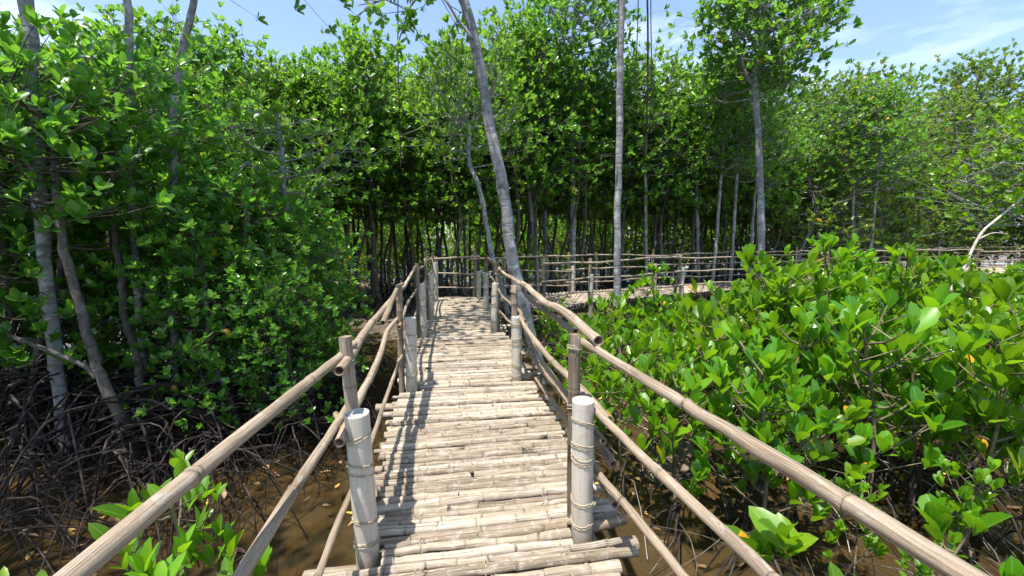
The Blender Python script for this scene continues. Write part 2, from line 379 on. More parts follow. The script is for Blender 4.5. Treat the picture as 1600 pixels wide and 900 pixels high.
# ------------------------------------------------------------------ ground and water
def vnoise(x, y):
    return (np.sin(x * 1.3 + 1.1 * np.sin(y * .9 + 1)) + np.sin(y * 1.7 + 1.3 * np.sin(x * 1.1)) + .6 * np.sin(x * 3.1 + y * 2.3 + np.sin(y * 4)) + .4 * np.sin(x * 5.7 - y * 4.9)) / 3
def ground():
    xs = np.concatenate([[-1500, -300, -90], np.arange(-34, 42, .22), [100, 300, 1500]]); ys = np.concatenate([[-1500, -200, -30], np.arange(-4, 40, .22), [90, 300, 1500]])
    X, Y = np.meshgrid(xs, ys); Z = MUD - .035 + .048 * vnoise(X, Y) - .05 * np.clip((1.2 - X) / 1.5, 0, 1) * np.clip((9 - Y) / 3, 0, 1)
    far = np.clip((Y - 5) / 6, 0, 1); Z += .05 * far
    V = np.stack([X, Y, Z], -1).reshape(-1, 3); nx = len(xs)
    i = (np.arange(len(ys) - 1)[:, None] * nx + np.arange(nx - 1)[None]).ravel()
    m = MB(); m.add(V, None, np.stack([i, i + 1, i + nx + 1, i + nx], -1)); o = m.obj('ground', M_MUD); tag(o, kind='structure')
    m = MB(); s = 1400.; V = np.array([[-s, -s, MUD], [s, -s, MUD], [s, s, MUD], [-s, s, MUD]]); m.add(V, None, [[0, 1, 2, 3]])
    tag(m.obj('water', M_WATER), kind='structure')
ground()

# ------------------------------------------------------------------ boardwalk
LPVC = [(572, 872), (643, 612), (662, 526), (674, 500), (681, 471)]
RPVC = [(913, 832), (808, 595), (772, 519), (760, 484)]
Lp = [towk(at(*p)) for p in LPVC]; Rp = [towk(at(*p)) for p in RPVC]
Lp = [(a + .045, b) for a, b in Lp]; Rp = [(a + .04, b) for a, b in Rp]
S_END = towk(at(720, 464))[0]
deck = thing('bamboo_boardwalk', wk(0, 0, -.05), 'long straight bamboo boardwalk leading from the viewer to the far bend', 'boardwalk')
deck_inv = -np.array(deck.location)
def shift(mb, o):                           # meshes are written in world space; move them to their empty
    for i in range(len(mb.v)): mb.v[i] = mb.v[i] - np.array(o.location)
    return mb
def avoid(s, posts, x0, x1, r=.062):
    for ps, px in posts:
        if abs(s - ps) < r:
            if px < .15: x0 = max(x0, px + .07) if True else x0
            else: x1 = min(x1, px - .07)
    return x0, x1
mb = MB(); tops = []
s = -2.2; tilt = 0; cnt = 0
while s < S_END + .1:
    r = random.uniform(.020, .033); s += r
    tilt = .7 * tilt + random.gauss(0, .008)
    left = -.50 + random.gauss(0, .035); right = .87 + random.gauss(0, .04)
    if s < 1.82: left, right = -.64 + random.gauss(0, .05), .80 + random.gauss(0, .04)
    if s > 8: left = -.33 + random.gauss(0, .02)
    if random.random() < .07: right += .12
    left, right = avoid(s, [(a, b) for a, b in Lp + Rp], left, right)
    zc = -r + random.gauss(0, .006); sag = random.uniform(-.012, .012)
    n = 4; xs = np.linspace(left, right, n)
    pts = [wk(s + tilt * (x - .2) + sag * math.sin((x + .5) * 2.4) + random.gauss(0, .004), x, zc + random.gauss(0, .004)) for x in xs]
    if random.random() < .5: pts = pts[::-1]
    bamboo(mb, pts, r, gap=random.uniform(.17, .34), sides=10, hollow=.25, taper=.20, knot=.11, rough=.0018, lump=.025)
    tops.append((s, zc + r)); s += r * random.uniform(.80, .93); cnt += 1
shift(mb, deck).obj('deck_surface', M_DECK, deck)
for x0 in (-.36, .22, .70):
    m = MB(); bamboo(m, [wk(-2.2, x0, -.135), wk(3, x0 + .02, -.14), wk(S_END, x0, -.135)], .05, .35); shift(m, deck).obj('support_beam', M_POST, deck)
for x0 in (-.17, .13, .52):                # twine that ties the poles down
    m = MB(); P = []
    for k, (ss, zt) in enumerate(tops):
        if ss < .6 : continue
        xx = x0 + .012 * math.sin(k * .8 + x0 * 9) + random.gauss(0, .004)
        P.append(wk(ss, xx, zt + .004)); P.append(wk(ss + .036, xx + .006 * (-1) ** k, zt - .013))
    tube(m, P, .0019, 4); shift(m, deck).obj('twine', M_ROPE, deck)
for sj in [p[0] for p in Lp[:4]]:
    m = MB(); bamboo(m, [wk(sj + .12, -.75, -.215), wk(sj + .10, 1.02, -.215)], .042, .3); shift(m, deck).obj('cross_beam', M_POST, deck)

def pvc_post(name, p, top, parent, r=.056, lean=(0, 0), wraps=(.58, .45, .40, .17, .05)):
    """grey pipe filled with cement, wound with twine; returns the pipe part"""
    p = np.array([p[0], p[1], 0.]); m = MB()
    b = p + np.array([-lean[0] * .8, -lean[1] * .8, MUD - .12]); t = p + np.array([lean[0] * top, lean[1] * top, top])
    n = 14; P = b + (t - b) * np.linspace(0, 1, n)[:, None]
    # wall rolled inwards at the rim
    ax = unit(t - b); tube(m, P, r, 20, tone=.5); m2 = MB()
    # rim and fill
    th = np.linspace(0, 2 * np.pi, 21)[:-1]; a = unit(np.cross(ax, [1, .2, 0])); bb = np.cross(ax, a)
    ring = lambda rr, h: t + ax * h + rr * (np.cos(th)[:, None] * a + np.sin(th)[:, None] * bb)
    V = np.concatenate([ring(r, -.001), ring(r, .006), ring(r - .006, .006), ring(r - .006, -.004)])
    Q = [[k * 20 + i, k * 20 + (i + 1) % 20, (k + 1) * 20 + (i + 1) % 20, (k + 1) * 20 + i] for k in range(3) for i in range(20)]
    m.add(V, None, Q)
    o = shift(m, parent).obj(name, M_PVC, parent)
    V = np.concatenate([ring(r - .006, .003), (t + ax * .006)[None]]); m2.add(V, [[i, (i + 1) % 20, 20] for i in range(20)])
    shift(m2, parent).obj('cement_fill', M_FILL, o)
    for h in wraps:
        m3 = MB(); wrap(m3, p + np.array([lean[0] * h, lean[1] * h, h]), ax, r, random.choice([2.2, 3.2, 1.4, 2.6]), .011, .0028, .34)
        shift(m3, parent).obj('lashing', M_ROPE, o)
    return o
def bam_post(p, top, parent, r=.04, lean=(0, 0), low=None, ties=()):
    p = np.array([p[0], p[1], 0.]); b = p + np.array([-lean[0], -lean[1], (MUD - .12) if low is None else low]); t = p + np.array([lean[0] * top, lean[1] * top, top])
    m = MB(); bamboo(m, [b, (b + t) / 2 + np.array([random.gauss(0, .008), random.gauss(0, .008), 0]), t], r, .26, 12, .24, taper=.05)
    o = shift(m, parent).obj('post', M_POST, parent)
    if ties:
        for h in ties:
            m = MB(); wrap(m, p + np.array([lean[0] * h, lean[1] * h, h]), unit(t - b), r * 1.02, random.choice([2.3, 3.3]), .010, .0026, .3)
            shift(m, parent).obj('lashing', M_ROPE, o)
    return o
def rail(parent, pts, r, wob=.012, gap=.62, **kw):
    r *= .68
    m = MB(); bamboo(m, pts, r, gap, 12, .26, wob=wob, lump=.022, rough=.0012, taper=kw.get('taper', .12), knot=kw.get('knot', .07), tone=kw.get('tone')); return shift(m, parent).obj('rail', M_RAIL, parent)

# left railing of the long boardwalk
lr = thing('bamboo_railing', wk(Lp[0][0], Lp[0][1] - .06, MUD), 'weathered bamboo railing along the left edge of the long boardwalk', 'railing')
for i, (s_, x_) in enumerate(Lp):
    q = wk(s_, x_); top = (.69, .72, .80, .82, .90)[i]
    pvc_post('pipe_post', q, top, lr, lean=(-.03, 0) if i == 0 else (random.gauss(0, .012), 0), r=.055 if i < 2 else .054)
    bam_post(wk(s_ + (.13, .05, .02, .05, .06)[i], x_ - (.045, .085, .06, .06, .05)[i]), (1.02, 1.04, 1.10, 1.12, 1.15)[i], lr, r=.032 if i < 2 else .034, lean=(-.05, .02) if i == 0 else (random.gauss(0, .015), .01), ties=(.9, .6))
S = [p[0] for p in Lp]
def X(i): return Lp[i][1]
rail(lr, [wk(-1.6, -.83, .90), wk(.0, -.70, .92), wk(.747, -.633, .93), wk(2.02, -.525, .935), wk(2.22, -.51, .94)], .0345, .004, tone=.72)
rail(lr, [wk(-1.6, -.60, .60), wk(1.08, -.545, .625), wk(2.0, -.52, .635), wk(2.2, -.515, .64)], .032, .005, tone=.6)
rail(lr, [wk(-1.2, -.52, .20), wk(1.52, -.505, .245), wk(2.1, -.475, .26), wk(3.0, -.47, .31), wk(S[1] + .1, X(1) - .10, .34)], .024, .012, tone=.5)
rail(lr, [wk(S[0] - .05, -.49, .925), wk(2.7, -.52, .90), wk(3.2, -.50, .93), wk(S[1] - .2, X(1) - .12, .955), wk(S[1] - .02, X(1) - .11, 1.02)], .036, .010, tone=.6)
rail(lr, [wk(2.95, -.47, .90), wk(3.3, -.475, .94), wk(S[1] - .1, X(1) - .10, 1.03), wk(S[1] + .35, X(1) - .10, 1.02)], .030, .006)
rail(lr, [wk(S[0] - .1, -.50, .60), wk(2.9, -.49, .66), wk(S[1] - .3, X(1) - .15, .68), wk(S[1] + .1, X(1) - .12, .70)], .034, .012, tone=.7)
rail(lr, [wk(S[0] + .25, -.40, .10), wk(2.6, -.62, .16), wk(3.1, -.86, .18)], .035, .0, tone=.25)     # short pole wedged across
for i in (1, 2, 3):
    a, b = S[i], S[i + 1]
    for z, r in ((.99, .031), (.66, .027), (.32, .024)):
        z1 = z + random.uniform(-.02, .06)
        rail(lr, [wk(a - .12, X(i) - .10, z), wk((a + b) / 2, (X(i) + X(i + 1)) / 2 - .13, z + random.uniform(-.04, .05)), wk(b + .15, X(i + 1) - .09, z1)], r, .014)
# right railing
rr_ = thing('bamboo_railing', wk(Rp[0][0], Rp[0][1] + .06, MUD), 'weathered bamboo railing between the long boardwalk and the bright green saplings', 'railing')
for i, (s_, x_) in enumerate(Rp):
    q = wk(s_, x_); top = (.685, .67, .77, .76)[i]
    pvc_post('pipe_post', q, top, rr_, lean=(-.012, 0) if i == 0 else (random.gauss(0, .012), 0), r=.055 if i < 2 else .054)
    bam_post(wk(s_ + (.10, .05, .03, .05)[i], x_ + (-.015, -.01, .07, .02)[i]), (1.0, 1.0, 1.12, 1.12)[i], rr_, r=.033, lean=(-.01, .01), ties=(.93, .62))
S = [p[0] for p in Rp]
def XR(i): return Rp[i][1]
rail(rr_, [wk(-1.6, 1.02, .93), wk(-.3, .90, .94), wk(.5, .835, .945), wk(S[0] + .05, .725, .935), wk(S[0] + .22, .71, .93)], .0335, .004, tone=.62)
rail(rr_, [wk(-1.6, .98, .60), wk(.88, .80, .62), wk(S[0], .73, .63), wk(S[0] + .2, .72, .635)], .032, .005, tone=.6)
rail(rr_, [wk(-1.4, .98, .24), wk(1.28, .815, .275), wk(S[0] + .0, .755, .29), wk(S[0] + .35, .75, .31)], .030, .006, tone=.55)
rail(rr_, [wk(S[0] + .03, .745, .99), wk(2.7, .775, 1.0), wk(3.2, .77, .97), wk(3.8, .72, 1.02), wk(S[1] + .1, XR(1) + .06, 1.0)], .043, .014, tone=.75)
rail(rr_, [wk(2.5, .81, .90), wk(3.2, .775, .90), wk(3.8, .735, .93), wk(S[1] + .1, XR(1) + .07, .93)], .032, .016, tone=.3)
rail(rr_, [wk(S[0] - .06, .765, .60), wk(3.0, .73, .62), wk(3.7, .70, .66), wk(S[1] - .06, XR(1) + .02, .70)], .034, .010, tone=.7)
rail(rr_, [wk(S[0] - .02, .77, .46), wk(2.9, .80, .42), wk(3.5, .76, .50), wk(S[1] + .05, XR(1) + .09, .62)], .026, .014, tone=.4)
rail(rr_, [wk(S[0] - .04, .80, .36), wk(2.9, .86, .27), wk(S[1] + .1, XR(1) + .12, .30)], .033, .006, tone=.2)
rail(rr_, [wk(S[0] - .10, .80, .17), wk(2.7, .87, .10), wk(S[1] - .4, XR(1) + .13, .14)], .030, .006, tone=.3)
rail(rr_, [wk(S[0] + .02, .62, -.03), wk(S[0] + .05, .92, -.02)], .045, .0, tone=.1)
for i in (1, 2):
    a, b = S[i], S[i + 1]
    for z, r in ((1.0, .034), (.66, .03), (.30, .026)):
        rail(rr_, [wk(a - .12, XR(i) + .07, z), wk((a + b) / 2, (XR(i) + XR(i + 1)) / 2 + .11, z + random.uniform(-.05, .06)), wk(b + .15, XR(i + 1) + .09, z + .03)], r, .018)

# the far boardwalk that turns right
FR = [at(*p) for p in ((845, 481), (922, 472), (1000, 464), (1100, 455.5), (1200, 448), (1350, 438), (1500, 430), (1640, 424), (1900, 414))]
BK = [at(*p) for p in ((683, 465), (768, 463), (860, 457), (1000, 448), (1150, 438), (1300, 428), (1450, 419.5), (1600, 413), (1800, 407))]
far = thing('bamboo_boardwalk', FR[3], 'far bamboo boardwalk bending right across the scene above the saplings', 'boardwalk')
FRp = smoothpath([BK[0] - WU * 1.2 + WR * .0] + [wk(Rp[3][0] + .15, .86)] + FR, 400); BKp = smoothpath([BK[0]] + BK, 400)
def resample(P, n):
    S_ = np.concatenate([[0], np.cumsum(np.linalg.norm(np.diff(P, axis=0), axis=1))]); q = np.linspace(0, S_[-1], n)
    return np.stack([np.interp(q, S_, P[:, k]) for k in range(3)], 1)
FR0 = np.array([wk(S_END - .02, .8)] + FR); FRs = resample(smoothpath(FR0, 300), 400); BKs = resample(smoothpath([BK[1] - np.array([.4, 0, 0])] + BK[1:], 300), 400)
Lf = np.linalg.norm(np.diff(FRs, axis=0), axis=1).sum(); NP = int(Lf / .088)
mb = MB()
for k in range(NP):
    i = int(k / (NP - 1) * 399); a, b = FRs[i], BKs[i]; d = unit(b - a); r = random.uniform(.036, .048)
    a = a - d * random.uniform(0, .13) + [0, 0, -r + random.gauss(0, .005)]; b = b + d * random.uniform(.0, .12) + [0, 0, -r + random.gauss(0, .005)]
    bamboo(mb, [a, (a + b) / 2 + [random.gauss(0, .008), 0, random.gauss(0, .004)], b], r, .30, 8, .25)
shift(mb, far).obj('deck_surface', M_DECK, far)
for f in (.12, .88):
    m = MB(); bamboo(m, resample(FRs * (1 - f) + BKs * f, 30) + [0, 0, -.14], .05, .35, 8); shift(m, far).obj('support_beam', M_POST, far)
for fx in range(880, 1700, 66):             # stilts under the far deck
    i = min(399, int(np.argmin([abs((q[0]) / q[1] - (fx - 800) / F) for q in FRs]))); q = FRs[i] * .85 + BKs[i] * .15
    m = MB(); bamboo(m, [q + [0, 0, MUD - .1], q + [0, 0, -.09]], .05, .35); shift(m, far).obj('stilt', M_POST, far)
def on(Ps, px): return Ps[int(np.argmin([abs(q[0] / q[1] - (px - 800) / F / (cp)) for q in Ps]))]
def far_rail(Ps, label, bam, pvc, leans={}, extra=()):
    t = thing('bamboo_railing', on(Ps, bam[len(bam) // 2]) + [0, 0, MUD], label, 'railing')
    for px in bam: bam_post(on(Ps, px) + [0, 0, 0], 1.03 + random.uniform(-.04, .10), t, r=.042, lean=leans.get(px, (random.gauss(0, .02), 0)), ties=(.9,))
    for px in pvc: pvc_post('pipe_post', on(Ps, px) + [0, -.03, 0], .62 + random.uniform(-.05, .08), t, r=.062, wraps=(.5, .2))
    xs = sorted(set(bam))
    for z, r in ((.96, .034), (.60, .030), (.22, .028)) + tuple(extra):
        i = 0
        while i < len(xs) - 1:
            j = min(len(xs) - 1, i + random.choice([1, 2, 2])); q = [on(Ps, x) for x in xs[i:j + 1]]; d = unit(q[-1] - q[0])
            q[0] = q[0] - d * .12; q[-1] = q[-1] + d * .14; zz = [z + random.uniform(-.05, .05) for _ in q]; o = np.array([0, -.06 if i % 2 else -.075, 0])
            rail(t, [a + o + [0, 0, h] for a, h in zip(q, zz)], r * random.uniform(.85, 1.1), .012, tone=.85)
            i = j
    return t
B2 = resample(smoothpath([BK[0], BK[0] * .5 + BK[1] * .5] + BK[1:], 300), 400) + [0, .03, 0]
far_rail(B2, 'bamboo railing on the forest side of the far boardwalk', [683, 740, 790, 888, 932, 1015, 1132, 1240, 1350, 1460, 1580, 1700], [748, 896, 1020, 1138, 1250, 1470])
F2 = resample(smoothpath([wk(Rp[3][0] + .1, .80)] + FR, 300), 400) + [0, -.02, 0]
far_rail(F2, 'bamboo railing on the sapling side of the far boardwalk', [850, 924, 1056, 1180, 1290, 1400, 1520, 1660], [922, 1062, 1186, 1406], {1056: (.10, 0)})

# ------------------------------------------------------------------ trees
def rootset(mb, c, n, reach, h, r=.016, r_=(.5, 1.15)):
    """arching stilt roots from the trunk foot down into the mud"""
    for k in range(n):
        a = random.uniform(0, 6.283); L = reach * random.uniform(*r_); z0 = h * random.uniform(.35, 1.0)
        p0 = c + np.array([random.gauss(0, .05 + .10 * reach), random.gauss(0, .05 + .10 * reach), MUD + z0]); e = c + np.array([math.cos(a) * L, math.sin(a) * L, MUD - .06])
        ar = z0 * random.uniform(.1, .8); mid = p0 * .45 + e * .55 + np.array([random.gauss(0, .035), random.gauss(0, .035), z0 * .28 + ar * .4])
        q = smoothpath([p0, p0 * .8 + e * .2 + [0, 0, ar * .3 + .06 * z0], mid, e], 9)
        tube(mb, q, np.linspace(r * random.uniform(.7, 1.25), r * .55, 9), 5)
        if random.random() < .3:            # a side root
            s0 = q[4]; a2 = a + random.uniform(-1.2, 1.2); e2 = np.array([s0[0] + math.cos(a2) * .4 * reach, s0[1] + math.sin(a2) * .4 * reach, MUD - .06])
            tube(mb, smoothpath([s0, (s0 + e2) / 2 + [0, 0, .12 * z0], e2], 6), np.linspace(r * .7, r * .45, 6), 4)
def grow(trunk_pts, r0, r1, z_lo, z_hi, prof, nlimb, L, K=2, clump=14, twig=.9, cr=.36, up=.35, yellow=.006, roots=(14, .8, .9), rootr=.016, nleaf=(5, 9), seed=None, taper_bare=0):
    """trunk mesh, crown mesh, root mesh; points relative to a base at z=MUD. prof(u) gives the crown radius at height fraction u"""
    tr = MB(); cr_ = MB(); ro = MB()
    P = smoothpath(trunk_pts, 40); n = len(P)
    rad = np.linspace(r0, r1, n) * (1 + .07 * np.abs(rng.standard_normal(n))); P = P + rng.standard_normal(P.shape) * [.006, .006, 0]; tube(tr, P, rad, 10, lump=.045)
    RP, RA = [], []
    zt = P[:, 2]
    for k in range(nlimb):
        u = (k + random.random()) / nlimb; u = u ** .85; z = z_lo + (z_hi - z_lo) * u
        a = k * 2.399 + random.gauss(0, .35); ln = prof(u) * random.uniform(.55, 1.12)
        zs = z - ln * up * random.uniform(.5, 1.3); zs = min(max(zs, z_lo * .5 + zt[0] * .5), zt[-1])
        i = int(np.clip(np.searchsorted(zt, zs), 1, n - 1)); b = P[i]
        e = np.array([b[0] + math.cos(a) * ln, b[1] + math.sin(a) * ln, z]); md = (b + e) / 2 + [random.gauss(0, .08), random.gauss(0, .08), -ln * .10]
        q = smoothpath([b, md, e], 7); rl = min(rad[i] * .55, .008 + .012 * ln); tube(tr, q, np.linspace(rl, .005, 7), 5)
        m_ = max(3, int(clump * random.uniform(.6, 1.3)))
        off = rng.standard_normal((m_, 3)) * cr * np.array([1, 1, .62]); ctr = e + off; pick = q[rng.integers(3, 7, m_)]
        for t_, c0 in zip(ctr[: int(m_ * twig)], pick): 
            if np.linalg.norm(t_ - c0) > .05: tube(tr, np.array([c0, (c0 + t_) / 2 + [0, 0, -.03], t_]), [.005, .004, .003], 3)
        RP.append(ctr); ax = unit(off * .8 + np.array([math.cos(a) * .45, math.sin(a) * .30, .95]) * .8 + rng.standard_normal((m_, 3)) * .12); RA.append(ax)
    rosettes(cr_, np.concatenate(RP), np.concatenate(RA), L, K, n=nleaf, yellow=yellow)
    if roots: rootset(ro, np.array([trunk_pts[0][0], trunk_pts[0][1], 0.]), roots[0], roots[1], roots[2], rootr)
    return tr, cr_, ro

def wav(h, lean=0., amp=.12, n=5):
    a = random.random() * 6.28
    return [np.array([lean * math.cos(a) * k / n + random.gauss(0, amp) * (k > 0), lean * math.sin(a) * k / n + random.gauss(0, amp) * (k > 0), MUD - .05 + (h - MUD) * k / n]) for k in range(n + 1)]
TPL = {}
def template(key, n, leafm, barkm, **kw):
    TPL[key] = []
    for i in range(n):
        k = dict(kw); H = k.pop('H') * random.uniform(.95, 1.05); amp = k.pop('amp', .12)
        t, c, r = grow(wav(H * .97, .5, amp), k.pop('r0'), .022, k.pop('lo'), H, k.pop('prof'), k.pop('nl'), k.pop('L'), **k)
        TPL[key].append((t.mesh(key + '_trunk', barkm), c.mesh(key + '_crown', leafm), r.mesh(key + '_roots', M_ROOT) if r.v else None))
def plant(key, i, loc, label, cat, group, rz=None, sc_=1.0, name='mangrove_tree', parts=('trunk', 'crown', 'stilt_roots')):
    t, c, r = TPL[key][i % len(TPL[key])]
    o = thing(name, (loc[0], loc[1], MUD), label, cat, group, random.uniform(0, 6.28) if rz is None else rz, sc_)
    for nm, me in zip(parts, (t, c, r)):
        if me is not None: ch = part(nm, me, o); ch.location = (0, 0, -MUD)
    return o

tall = lambda u: 1.25 * (math.sin(math.pi * min(1, .22 + .70 * u)) ** .7)
template('tall', 6, M_LEAF_FOREST, M_BARK_DK, H=7.2, lo=2.5, r0=.065, prof=tall, nl=52, L=.19, clump=14, cr=.34, roots=(16, .75, .8))
template('olive', 3, M_LEAF_WARM, M_BARK, H=7.6, lo=.3, r0=.09, prof=lambda u: 1.75 * math.sin(math.pi * min(1, .2 + .7 * u)) ** .6, nl=84, L=.20, clump=16, cr=.42, amp=.2, yellow=.012)
template('slim', 4, M_LEAF_FOREST, M_BARK_DK, H=6.0, lo=2.4, r0=.042, prof=lambda u: .75 * math.sin(math.pi * min(1, .2 + .7 * u)) ** .6, nl=22, L=.17, clump=12, cr=.32, amp=.14, roots=(7, .5, .5))
template('low', 3, M_LEAF_YOUNG, M_BARK_DK, H=3.4, lo=-.5, r0=.05, prof=lambda u: 1.5 * (1 - .5 * u), nl=40, L=.18, clump=15, cr=.42, roots=None)
template('bushy', 3, M_LEAF_SHADE, M_BARK_DK, H=3.6, lo=.0, r0=.05, prof=lambda u: 1.15 * (1 - .45 * u), nl=44, L=.17, K=3, clump=14, cr=.30, roots=(30, 1.15, .9), rootr=.017)
print('templates', len(TPL))

# --- forest behind: rows of slender trees
def cross_y(x):                             # depth of the far walkway's forest side
    i = np.argmin(np.abs(BKs[:, 0] - x)); return BKs[i][1] if x > BKs[0][0] else BK[0][1]
placed = []
def ok(x, y, d):
    return all((x - a) ** 2 + (y - b) ** 2 > d * d for a, b in placed)
def forest(zone, key, n, fx, fy, dmin, label, group, sc_=(.9, 1.1), cap=400, name='mangrove_tree'):
    c = 0; tries = 0
    while c < n and tries < cap * 20:
        tries += 1; x = random.uniform(*fx); y = fy(x)
        if not ok(x, y, dmin): continue
        placed.append((x, y)); plant(key, c, (x, y), label, 'tree', group, sc_=random.uniform(*sc_), name=name); c += 1
    return c
print(forest('a', 'tall', 16, (-9.5, -1.0), lambda x: 11.4 + random.uniform(0, 1.6) + max(0, (-x - 3)) * -.25, 1.0, 'slender mangrove in the front row of the forest left of the boardwalk end', 'mangroves in the forest left of the boardwalk end', (.76, .95)))
print(forest('b', 'tall', 16, (-.6, 11), lambda x: cross_y(x) + random.uniform(1.0, 2.4), 1.2, 'slender mangrove in the front row of the forest behind the far boardwalk', 'mangroves right behind the far boardwalk', (.86, 1.02)))
print(forest('c', 'tall', 44, (-16, 16), lambda x: max(13.6, cross_y(x) + 2.6) + random.uniform(0, 3.4), 1.1, 'slender mangrove deeper in the forest behind the front row of trees', 'mangroves deeper in the forest', (.84, 1.04)))
print(forest('d', 'olive', 12, (8.5, 22), lambda x: cross_y(x) + random.uniform(1.2, 5), 1.7, 'broad olive green mangrove beyond the right stretch of the far boardwalk', 'broad mangroves beyond the right stretch', (.95, 1.1)))
print(forest('e', 'olive', 15, (17, 36), lambda x: 21 + random.uniform(0, 8), 2.0, 'broad sunlit mangrove in the distance at the right edge of the forest', 'distant mangroves at the right', (1.1, 1.35)))
print(forest('f', 'olive', 14, (-14, 16), lambda x: 26 + random.uniform(0, 5), 2.0, 'sunlit low mangrove glimpsed between the forest trunks', 'sunlit mangroves beyond the forest trunks', (.55, .8), name='mangrove_bush'))
print(forest('h', 'slim', 95, (-11, 12), lambda x: max(11.2, cross_y(x) + .9) + random.uniform(0, 6), .5, 'pole thin dark mangrove trunk with a small high crown in the forest behind the boardwalks', 'pole thin mangroves in the forest'))
print(forest('i', 'low', 26, (-14, 20), lambda x: max(20.5, cross_y(x) + 7) + random.uniform(0, 2.5), 1.2, 'low bushy mangrove closing the view between the forest trunks', 'low bushy mangroves deep in the forest', (.8, 1.15), name='mangrove_bush'))
print(forest('j', 'low', 34, (-24, 38), lambda x: max(24, cross_y(x) + 9) + random.uniform(0, 3), 1.6, 'low bushy mangrove closing the view between the forest trunks', 'low bushy mangroves deep in the forest', (1.1, 1.4), name='mangrove_bush'))
print(forest('g', 'tall', 14, (-19, -6), lambda x: 9.5 + random.uniform(0, 6), 1.4, 'tall mangrove behind the leafy thicket at the left', 'tall mangroves at the left', (.55, .70)))
# --- near left thicket
for k, (x, y, s_) in enumerate([(-2.35, 4.4, .42), (-2.5, 5.0, .52), (-3.2, 4.6, .60), (-3.3, 5.3, .66), (-2.9, 5.9, .60), (-4.0, 5.1, .72), (-5.6, 5.6, 1.0), (-3.6, 6.4, .66), (-7.0, 6.0, 1.1), (-5.0, 7.0, 1.1), (-6.4, 7.6, 1.15), (-8.4, 7.2, 1.15), (-4.1, 7.8, .8), (-6.3, 4.6, .98), (-8.2, 5.2, 1.05), (-5.3, 4.3, .84), (-6.9, 3.6, .9), (-9.6, 6.2, 1.1)]):
    lab = ['leafy young mangrove leaning over the water nearest the left railing', 'leafy young mangrove in the middle of the left thicket'][0 if k in (0,) else 1]
    if k: lab = 'leafy young mangrove in the dark thicket left of the boardwalk'
    placed.append((x, y)); plant('bushy', k, (x, y), lab, 'tree', 'young mangroves of the left thicket' if k else None, sc_=s_, name='young_mangrove')

for k, (x, y) in enumerate([(-2.15, 3.9), (-2.35, 3.3), (-2.95, 3.0), (-3.5, 3.5), (-2.9, 3.9), (-4.2, 3.2), (-4.9, 2.6), (-3.6, 2.5), (-2.2, 5.0), (-2.3, 6.2)]):
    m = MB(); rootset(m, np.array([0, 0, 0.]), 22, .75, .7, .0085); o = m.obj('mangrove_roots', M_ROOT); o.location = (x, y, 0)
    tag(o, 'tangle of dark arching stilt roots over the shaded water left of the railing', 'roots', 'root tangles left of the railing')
# --- single trees that can be told apart (trunks follow what is seen, at their own distance)
def named_tree(label, pix, d, r0, r1, ext, crown, barkm=M_BARK, sprays=(), leafm=M_LEAF_FOREST, roots=(16, .9, .8), forks=(), name='mangrove_tree', group=None, dd=0.):
    """pix: trunk pixels bottom to top, at depth d (+dd per point); ext: points appended above"""
    pts = [dep(px, py, d + dd * i) for i, (px, py) in enumerate(pix)]
    b = pts[0].copy(); b[2] = MUD - .05
    k = (pts[0] - pts[1]); 
    if pts[0][2] > MUD + .15: b[:2] = pts[0][:2] + k[:2] / max(k[2] * -1, .3) * (pts[0][2] - MUD) * .8; pts = [b] + pts
    else: pts[0] = b
    pts += [pts[-1] + np.array(e) for e in ext]
    base = np.array([pts[0][0], pts[0][1], 0.]); pts = [p - base for p in pts]
    z_lo, z_hi, rad, nl, L, cl = crown[:6]; prof = (lambda u: rad * math.sin(math.pi * min(1, .2 + .72 * u)) ** .6)
    t, c, r = grow(pts, r0, r1, z_lo, z_hi, prof, nl, L, clump=cl, roots=roots, cr=crown[6] if len(crown) > 6 else .36, K=crown[7] if len(crown) > 7 else 2)
    for dd_, lst in sprays:                  # a drooping bough: pixel path, leaf whorls along it
        q = smoothpath([dep(px, py, dd_) - base for px, py in lst], 20); tube(t, q, np.linspace(.024, .008, 20), 5)
        sp_ = []
        for k in range(16):
            j = random.randint(6, 19); e = q[j] + rng.standard_normal(3) * np.array([.16, .2, .10]) - [0, 0, .08]; tube(t, np.array([q[j], (q[j] + e) / 2, e]), [.008, .006, .005], 4); sp_.append((e, unit(e - q[j]) + np.array([0, 0, -.1])))
        rosettes(c, [a for a, _ in sp_], [b_ for _, b_ in sp_], .14, 2, n=(5, 8), spread=(.4, 1.2))
    for fk in forks:
        q = smoothpath([dep(px, py, fk[0]) - base for px, py in fk[1]], 14); tube(t, q, np.linspace(fk[2], fk[3], 14), 8, lump=.03)
    o = thing(name, (base[0], base[1], MUD), label, 'tree', group); placed.append((base[0], base[1]))
    ch = t.obj('trunk', barkm, o); ch.location = (0, 0, -MUD); ch = c.obj('crown', leafm, o); ch.location = (0, 0, -MUD)
    if r.v: ch = r.obj('stilt_roots', M_ROOT, o); ch.location = (0, 0, -MUD)
    return o
named_tree('thick grey mangrove trunk leaning left over the boardwalk beside the right railing', [(850, 600), (823, 500), (800, 400), (787, 300), (768, 210), (748, 100), (724, 0)], 6.3, .098, .055,
           [(-.5, .0, 1.1), (-.75, .3, 2.2)], (6.3, 8.6, 1.6, 34, .15, 14, .38), sprays=[(6.2, [(738, 60), (715, 30), (690, -5), (650, -15), (600, 0), (560, 8)]), (6.5, [(725, -10), (680, -20), (645, 5), (630, 45), (618, 75)])])
named_tree('thin crooked grey trunk leaning left just behind the thick leaning trunk', [(802, 533), (790, 470), (770, 405), (760, 350), (748, 290)], 9.0, .062, .04, [(-.2, .1, .5), (-.2, .1, 1.2)], (3.2, 5.6, 1.1, 34, .16, 14, .34))
